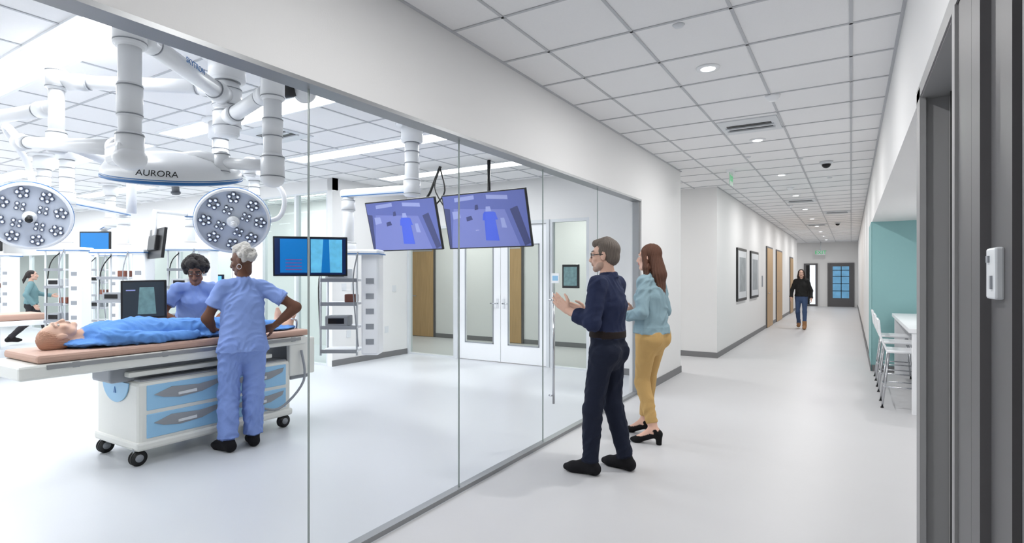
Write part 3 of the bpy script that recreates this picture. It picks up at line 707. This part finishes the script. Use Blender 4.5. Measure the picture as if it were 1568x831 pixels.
def headmesh(parent, pos, yaw, pitch, skin, hairc, style, sc=1., glasses=False, beard=None, lips=None, earring=False, M=None, h=.005, tilt=0, nohair=False):
    M = M or (Matrix.Translation(pos)@Matrix.Rotation(yaw,4,'Z')@Matrix.Rotation(-pitch,4,'X')@Matrix.Rotation(tilt,4,'Y')@Matrix.Scale(sc,4))
    lips = lips or tuple(int(c*.8) for c in skin); bd = beard or skin
    dk = tuple(int(c*.35) for c in hairc) if not nohair else tuple(int(c*.8) for c in skin)
    pal = [(skin,0),(lips,0),(bd,0),(dk,0)]
    pr = [ell((0,-.015,.03),(.074,.093,.083),0), ell((0,.026,-.03),(.058,.062,.082),0),
      cap((-.036,.02,-.075),(.036,.02,-.075),.03,.03,2), cap((-.03,.03,-.085),(0,.066,-.1),.022,.02,2), cap((.03,.03,-.085),(0,.066,-.1),.022,.02,2),
      cap((0,.085,.012),(0,.106,-.03),.0075,.011,0), ell((0,.098,-.036),(.016,.012,.009),0),
      ell((0,.086,-.058),(.023,.010,.0065),1), ell((0,.084,-.068),(.019,.010,.007),1),
      cap((-.045,.066,.024),(-.012,.082,.026),.008,.009,0), cap((.045,.066,.024),(.012,.082,.026),.008,.009,0),
      cap((-.046,.068,.031),(-.016,.085,.033),.0035,.0045,3), cap((.046,.068,.031),(.016,.085,.033),.0035,.0045,3),
      ell((-.04,.058,-.025),(.022,.02,.022),0), ell((.04,.058,-.025),(.022,.02,.022),0),
      ell((-.075,-.008,-.008),(.009,.019,.031),0), ell((.075,-.008,-.008),(.009,.019,.031),0),
      cap((0,-.022,-.05),(0,-.018 if not nohair else -.04,-.10 if not nohair else -.16),.050,.044,0)]
    sdfmesh('head',pr,h,.0055,pal,M_skin,parent,disp='none',matrix=M)
    b = B('eyes')
    for sx in (-1,1):
        b.sph((sx*.031,.073,.006),(.0145,.0125,.0085),M_teye,seg=16); b.sph((sx*.031,.0835,.006),(.0055,.003,.0055),M_black,seg=12)
        if glasses:
            b.tube([(sx*.031+.024*math.cos(a),.096-.01*abs(math.cos(a)),.003+.018*math.sin(a)) for a in [k*math.pi/5 for k in range(10)]],.0026,M_black,n=2,closed=True,seg=8)
            b.tube([(sx*.055,.088,.006),(sx*.079,.02,.008),(sx*.083,-.01,.004)],.0026,M_black,n=2,seg=8)
        if earring: b.tube([(sx*.084,-.005+.02*math.cos(a),-.055+.022*math.sin(a)) for a in [k*math.pi/5 for k in range(10)]],.0025,M_chrome,n=2,closed=True,seg=8)
    if glasses: b.tube([(-.008,.098,.01),(0,.1,.013),(.008,.098,.01)],.0026,M_black,n=2,seg=8)
    o = b.done(parent); o.matrix_local = M
    if nohair: return
    rng = np.random.RandomState(4); hp = []; dsp = 'strand'; am = .0016
    if style == 'short':
        hp = [ell((0,-.034,.044),(.082,.092,.084),0), cap((-.02,.05,.092),(0,-.03,.108),.03,.032,0), cap((.02,.05,.09),(0,-.03,.106),.03,.032,0), ell((0,-.058,-.015),(.073,.06,.068),0),
              cap((-.076,.014,.03),(-.076,.008,.0),.010,.006,0), cap((.076,.014,.03),(.076,.008,.0),.010,.006,0)]
        am = .0022
    elif style in ('curly','crop'):
        R = .118 if style == 'curly' else .092; nb = 150 if style == 'curly' else 130; rr = .024 if style == 'curly' else .014
        hp = [ell((0,-.035,.045),(R*.85,R*.85,R*.82),0)]
        for i in range(nb):
            d = rng.normal(size=3); d /= np.linalg.norm(d)
            if d[2] < -.75 or (d[1] > .35 and d[2] < .42) : continue
            c = V3(0,-.03,.045)+d*V3(R*.9,R*.95,R*.92); hp.append(ell(c,(rr,rr,rr),0))
        if style == 'crop': hp += [cap((0,.03,.115),(0,-.05,.125),.035,.04,0)]
        dsp = 'curl'; am = .004
    elif style == 'long':
        hp = [ell((0,-.028,.04),(.087,.095,.086),0), cap((0,-.06,.0),(0,-.1,-.16),.082,.095,0,(0,1,0),.7), cap((0,-.1,-.16),(0,-.125,-.40),.095,.07,0,(0,1,0),.5),cap((0,-.125,-.40),(0,-.12,-.50),.07,.035,0,(0,1,0),.5),
              cap((-.066,.02,.05),(-.086,-.01,-.1),.022,.028,0), cap((.066,.02,.05),(.086,-.01,-.1),.022,.028,0), cap((-.086,-.01,-.1),(-.092,-.03,-.34),.03,.022,0), cap((.086,-.01,-.1),(.09,-.03,-.3),.03,.02,0)]
        am = .0026
    elif style == 'tail':
        hp = [ell((0,-.028,.04),(.083,.092,.083),0), cap((0,-.1,.03),(0,-.16,-.12),.035,.03,0), cap((0,-.16,-.12),(0,-.17,-.2),.03,.012,0), ell((0,-.055,-.015),(.072,.06,.07),0)]
    sdfmesh('hair',hp,h,.006,[(hairc,am)],M_hair,parent,disp=dsp,matrix=M)

def person(name, loc, yaw, H, J, st, seed=1):
    e = bpy.data.objects.new(name,None); e.location = loc; e.rotation_euler = (0,0,yaw); S.collection.objects.link(e)
    e.empty_display_size = .2
    q = H/1.76; fem = st.get('fem',False); scr = st.get('scrubs',False)
    D = dict(P=(0,0,.97*q),C=(0,0,1.28*q),N=(0,-.01,1.475*q),HD=(0,.02,H-.115*q),
        SL=(-.175*q,0,1.425*q),SR=(.175*q,0,1.425*q),EL=(-.25*q,0,1.14*q),ER=(.25*q,0,1.14*q),WL=(-.25,.08,.9*q),WR=(.25,.08,.9*q),
        KL=(-.1,.02,.5*q),KR=(.1,.02,.5*q),AL=(-.1,-.02,.09),AR=(.1,-.02,.09),f=(0,1,0))
    if fem: D['SL'] = (-.155*q,0,1.42*q); D['SR'] = (.155*q,0,1.42*q)
    D.update(J); D = {k_:np.array(v,float) for k_,v in D.items()}
    P,C,N,f = D['P'],D['C'],D['N'],unit(D['f'])
    up = unit(C-P); rt = np.cross(f,up); 
    T,PA,SK,SH,BE,CO = 0,1,2,3,4,5
    pal = [(st['top'],st.get('wr',.006)),(st['pants'],st.get('wp',.006)),(st['skin'],0),(st['shoe'],0),(st.get('belt',st['pants']),0),(st.get('under',st['top']),.002)]
    g = q*st.get('fat',1.)
    ch = (.140 if fem else .160)*g; wa = (.118 if fem else .14)*g; hp = (.158 if fem else .15)*g
    pr = []
    W = lerp(P,C,.42)
    if scr:
        pr += [cap(C,P-up*.10*q,ch+.012,hp+.022,T,f,.74,1), cap(C,C+up*.07*q,ch+.008,ch*.78,T,f,.74)]
        pr += [cap(P-up*.085*q,P-up*.105*q,hp+.022,hp+.026,T,f,.76,3)]
    elif st.get('loose'):
        pr += [cap(C,P+up*.0*q,ch+.02,hp+.012,T,f,.76,1), cap(C,C+up*.07*q,ch+.014,ch*.78,T,f,.74)]
        pr += [cap(P+up*.045*q,P,hp+.006,hp+.016,T,f,.78,3)]
    else:
        pr += [cap(P+up*.08*q,W,wa+.006,wa,T,f,.76), cap(W,C,wa,ch,T,f,.74), cap(C,C+up*.08*q,ch,ch*.78,T,f,.74)]
        pr += [cap(P+up*.07*q,P+up*.1*q,wa+.008,wa+.006,BE,f,.77,3)]
    pr += [cap(P+up*.06*q,P-up*.05*q,wa+.004,hp,PA,f,.76)]
    if fem: pr += [ell(C+f*.075*g+s*rt*.06+up*.0,(.055*g,.05*g,.055*g),T) for s in (-1,1)]
    cl = .058 if not fem else .048
    pr += [cap(lerp(D['SL'],D['SR'],.1),lerp(D['SL'],D['SR'],.9),cl*g,cl*g,T)]
    pr += [cap(N-up*.015,lerp(N,D[s],.8),.05*g,.045*g,T) for s in ('SL','SR')]
    nk = .052 if not fem else .045
    pr += [cap(N-up*.03,D['HD']-V3(0,.02,.05),nk*q,nk*q*.98,SK)]
    if st.get('collar'): pr += [cap(N-up*.0-f*.005,N+up*.035-f*.0,nk*q+.017,nk*q+.009,T,None,1,3)]
    for s in ('L','R'):
        Sh,E,Wr = D['S'+s],D['E'+s],D['W'+s]; sg = -1 if s == 'L' else 1
        a1 = (.055 if not fem else .047)*g; sl = st.get('sleeve','long')
        pr += [cap(Sh,E,a1*.9,a1*.74,SK), cap(E,Wr,a1*.76,.027*q,SK,None,1), cap(lerp(E,Wr,.1),lerp(E,Wr,.5),a1*.78,a1*.62,SK)]
        if sl == 'short': pr += [cap(Sh,lerp(Sh,E,.62),a1+.012,a1+.020,T,None,1,1)]
        else:
            fr = st.get('cuff',.95); pr += [cap(Sh,E,a1+.010,a1*.86+.009,T), cap(E,lerp(E,Wr,fr),a1*.85+.008,a1*.62+.010,T,None,1,1)]
            pr += [cap(lerp(E,Wr,fr-.14),lerp(E,Wr,fr),a1*.66+.014,a1*.62+.014,T,None,1,3)]
        Hh = P+rt*sg*.085*g-up*.06*q; K,A = D['K'+s],D['A'+s]
        l1 = (.090 if not scr else .094)*g; l2 = (.066 if not scr else .076)*g; l3 = (.056 if not scr else .074)*g
        if st.get('slim'): l2 = .057*g; l3 = .045*g
        hem = st.get('hem',.95)
        pr += [cap(Hh,K,l1,l2,PA), cap(K,lerp(K,A,hem),l2,l3,PA,None,1,1), cap(lerp(K,A,.05)-f*.012,lerp(K,A,.45)-f*.016,l2*.85,l3*.95,PA), cap(K,A,.05*g,.034*g,SK)]
        pr += [ell(P+rt*sg*.072*g-up*.055*q-f*.05*g,(.085*g,.082*g,.09*g),PA)]
        fd = unit(D.get('F'+s,f)*V3(1,1,0)); hl = st.get('heel',0)
        A0 = A.copy()
        if hl:
            toe = A0+fd*.15*q; toe[2] = .022; hee = A0-fd*.035; hee[2] = A0[2]-.03
            pr += [cap(hee,toe,.034,.034,SH,(0,0,1),.8), cap(toe,toe+fd*.035,.036,.024,SH,(0,0,1),.7), cap(A0-fd*.045-V3(0,0,.03),V3(*(A0-fd*.045)[:2],0),.028,.024,SH,None,1,1), cap(A0+fd*.02,toe,.03,.022,SK)]
            pr += [cap(A0-fd*.02+rt*.03,A0-fd*.02-rt*.03,.012,.012,SH)]
        else:
            sz = st.get('shoesz',1.)
            b0 = A0-fd*.035-V3(0,0,.042); b1 = A0+fd*.14*q*sz-V3(0,0,.052)
            pr += [cap(b0,b1,.042*sz,.042*sz,SH), cap(b1,b1+fd*.05*sz-V3(0,0,.006),.042*sz,.03*sz,SH,(0,0,1),.85), cap(A0,b0,.042,.04,SH), cap(A0+fd*.02,A0+fd*.08-V3(0,0,.03),.04,.036,SH)]
            if st.get('boot'): pr += [cap(A0+V3(0,0,.12),A0,.052,.046,SH,None,1,2)]
    sdfmesh('body',pr,st.get('res',.0075),.010,pal,M_person,e,zcut=0.0,disp='cloth',seed=seed)
    hs = st.get('handsc',.9 if fem else 1.)*q
    for s,left in (('L',True),('R',False)):
        hd = st.get('hand'+s)
        if hd is None:
            fdn = unit(D['W'+s]-D['E'+s]); hd = (fdn,(0,1,.1),.35)
        hand('hand_'+('left' if left else 'right'),e,D['W'+s],hd[0],hd[1],left,hd[2],st['skin'],hs)
    headmesh(e,Vector(D['HD']),st.get('hy',0),st.get('hp',0),st['skin'],st['hairc'],st['hair'],q*st.get('hsc',.97 if fem else 1.),st.get('glasses',False),st.get('beard'),st.get('lips'),st.get('earring',False),h=st.get('hres',.0045),tilt=st.get('tilt',0))
    return e

R90 = math.pi/2
person('man_navy_shirt',(-1.59,3.98,0),R90-.05,1.77,
  dict(C=(0,-.01,1.28),EL=(-.26,.0,1.16),WL=(-.23,.22,1.24),ER=(.25,.04,1.15),WR=(.17,.27,1.2),KL=(-.12,.07,.49),AL=(-.13,.08,.09),KR=(.1,.0,.49),AR=(.12,-.10,.09),FR=(.15,1,0),FL=(-.1,1,0),HD=(0,.03,1.655)),
  dict(top=(38,46,74),pants=(27,33,50),skin=(220,180,160),shoe=(22,22,26),belt=(40,32,30),hair='short',hairc=(112,102,94),glasses=True,beard=(184,154,138),collar=True,cuff=.62,
       hy=.25,hp=.05,handL=((-.1,.75,.65),(.1,-.6,.8),.25),handR=((-.3,.8,.3),(0,-.2,1),.3),wr=.009,wp=.009,fat=1.09),seed=2)
person('woman_mustard_trousers',(-1.56,4.98,0),R90-.15,1.79,
  dict(EL=(-.27,-.04,1.17),WL=(-.14,.18,1.13),ER=(.24,-.02,1.17),WR=(.05,.21,1.16),KL=(-.09,.05,.53),AL=(-.12,-.08,.125),KR=(.1,.08,.53),AR=(.1,.12,.125),HD=(0,.03,1.67),FL=(-.25,1,0)),
  dict(fem=True,top=(140,166,176),pants=(200,164,106),skin=(226,184,164),shoe=(20,20,22),hair='long',hairc=(92,58,42),loose=True,cuff=.85,slim=True,hem=.84,heel=1,
       hy=.1,hp=.0,handL=((.6,.7,-.1),(0,.1,1),.5),handR=((-.7,.5,.2),(0,.2,1),.6),wr=.013,wp=.006,fat=1.10,lips=(180,105,98)),seed=3)
SCR = (134,158,216)
person('nurse_standing',(-4.51,2.86,0),math.radians(66),1.74,
  dict(EL=(-.27,.04,1.14),WL=(-.20,.25,1.02),ER=(.42,-.1,1.22),WR=(.245,-.05,1.055),KL=(-.11,.03,.49),AL=(-.12,-.03,.09),KR=(.09,.03,.49),AR=(.09,.04,.09),HD=(0,.035,1.63),FL=(-.5,1,0)),
  dict(fem=True,scrubs=True,sleeve='short',top=SCR,pants=(128,152,212),skin=(104,72,58),shoe=(20,20,24),hair='crop',hairc=(206,202,196),earring=True,hy=.95,hp=.2,
       handL=((.1,1,-.25),(.8,0,.2),.3),handR=((-.75,.6,-.35),(-.2,-.3,-.9),.6),wr=.013,wp=.014,fat=1.12,hsc=1.0),seed=4)
person('nurse_leaning',(-5.74,3.12,0),math.radians(-118),1.70,
  dict(P=(0,-.05,.96),C=(0,.06,1.24),N=(0,.12,1.41),SL=(-.16,.11,1.37),SR=(.16,.11,1.37),EL=(-.28,.18,1.12),WL=(-.16,.36,1.05),ER=(.29,.16,1.12),WR=(.14,.36,1.06),HD=(0,.19,1.545)),
  dict(fem=True,scrubs=True,sleeve='short',top=SCR,pants=(128,152,212),skin=(134,92,74),shoe=(20,20,24),hair='curly',hairc=(30,24,24),glasses=True,hy=-.15,hp=.5,
       handL=((.5,.8,-.3),(.5,.2,.6),.4),handR=((-.5,.8,-.3),(-.5,.2,.6),.4),wr=.012,wp=.01,fat=1.12),seed=5)
person('woman_walking',(-1.2,17.6,0),math.pi,1.68,
  dict(EL=(-.24,-.06,1.08),WL=(-.25,.06,.86),ER=(.24,.02,1.08),WR=(.25,.14,.88),KL=(-.09,.12,.49),AL=(-.09,.18,.10),KR=(.09,.02,.48),AR=(.08,-.2,.13)),
  dict(fem=True,top=(38,38,38),pants=(70,88,122),skin=(220,180,162),shoe=(160,120,86),hair='long',hairc=(50,38,34),loose=True,slim=True,boot=True,wr=.008,wp=.004,res=.012,hres=.007,under=(40,40,40)),seed=6)
person('woman_walking_in_teal',(-15.4,4.8,0),math.radians(-20),1.62,
  dict(EL=(-.24,.1,1.1),WL=(-.22,.34,1.05),ER=(.24,-.08,1.08),WR=(.24,.06,.86),KL=(-.09,.2,.49),AL=(-.09,.3,.10),KR=(.09,-.05,.48),AR=(.08,-.35,.16)),
  dict(fem=True,top=(110,142,148),pants=(50,48,52),skin=(205,165,148),shoe=(30,26,28),hair='tail',hairc=(40,32,32),loose=True,wr=.008,wp=.006,res=.012,hres=.008),seed=7)

# training manikin lying on the table
e = bpy.data.objects.new('training_manikin',None); S.collection.objects.link(e)
mx = -5.03; SKN = (222,182,160); G = (100,150,218)
pr = [cap((mx,1.82,1.03),(mx,1.93,1.03),.055,.06,1), cap((mx-.15,1.98,1.03),(mx+.15,1.98,1.03),.07,.07,0),
 cap((mx,2.03,1.04),(mx,2.28,1.05),.17,.18,0,(0,0,1),.62), cap((mx,2.28,1.05),(mx,2.62,1.03),.18,.17,0,(0,0,1),.56),
 cap((mx-.02,1.98,.99),(mx+.0,3.45,.975),.27,.25,0,(0,0,1),.16)]
for s in (-1,1):
    pr += [cap((mx+s*.2,1.98,1.03),(mx+s*.25,2.3,1.0),.06,.05,0), cap((mx+s*.25,2.3,1.0),(mx+s*.24,2.6,1.0),.048,.04,0),
      cap((mx+s*.09,2.6,1.03),(mx+s*.1,3.05,1.03),.095,.075,0), cap((mx+s*.1,3.05,1.03),(mx+s*.1,3.5,1.0),.07,.055,0,None,1,1),
      cap((mx+s*.1,3.3,1.0),(mx+s*.1,3.62,.995),.045,.036,1), cap((mx+s*.1,3.63,.995),(mx+s*.12,3.66,1.1),.036,.026,1), cap((mx+s*.12,3.66,1.1),(mx+s*.13,3.66,1.15),.026,.018,1)]
sdfmesh('body',pr,.009,.012,[(G,.016),(SKN,0)],M_person,e,zcut=.957,disp='cloth',seed=9)
MH = Matrix.Translation((mx,1.72,1.06))@Matrix.Rotation(R90,4,'X')
headmesh(e,None,0,0,SKN,(120,90,76),'none',1.0,M=MH,nohair=True)
sdfmesh('moulded_hair',[ell((0,-.03,.044),(.079,.09,.081),0),ell((0,-.055,-.01),(.072,.058,.07),0)],.005,.006,[((196,150,126),.0022)],M_hair,e,disp='strand',matrix=MH)

# ---------------------------------------------------------------- world, camera
w = bpy.data.worlds.new('World'); S.world = w; w.use_nodes = True
w.node_tree.nodes['Background'].inputs[0].default_value = (.8,.88,1,1); w.node_tree.nodes['Background'].inputs[1].default_value = .3
cam = bpy.data.cameras.new('camera'); co = bpy.data.objects.new('camera',cam); S.collection.objects.link(co)
co.location = (0,0,1.5); co.rotation_euler = (math.pi/2,0,math.radians(31.6))
cam.sensor_width = 36; cam.lens = 36*844/1568; cam.shift_y = .0041; cam.clip_start = .05; cam.clip_end = 200
S.camera = co
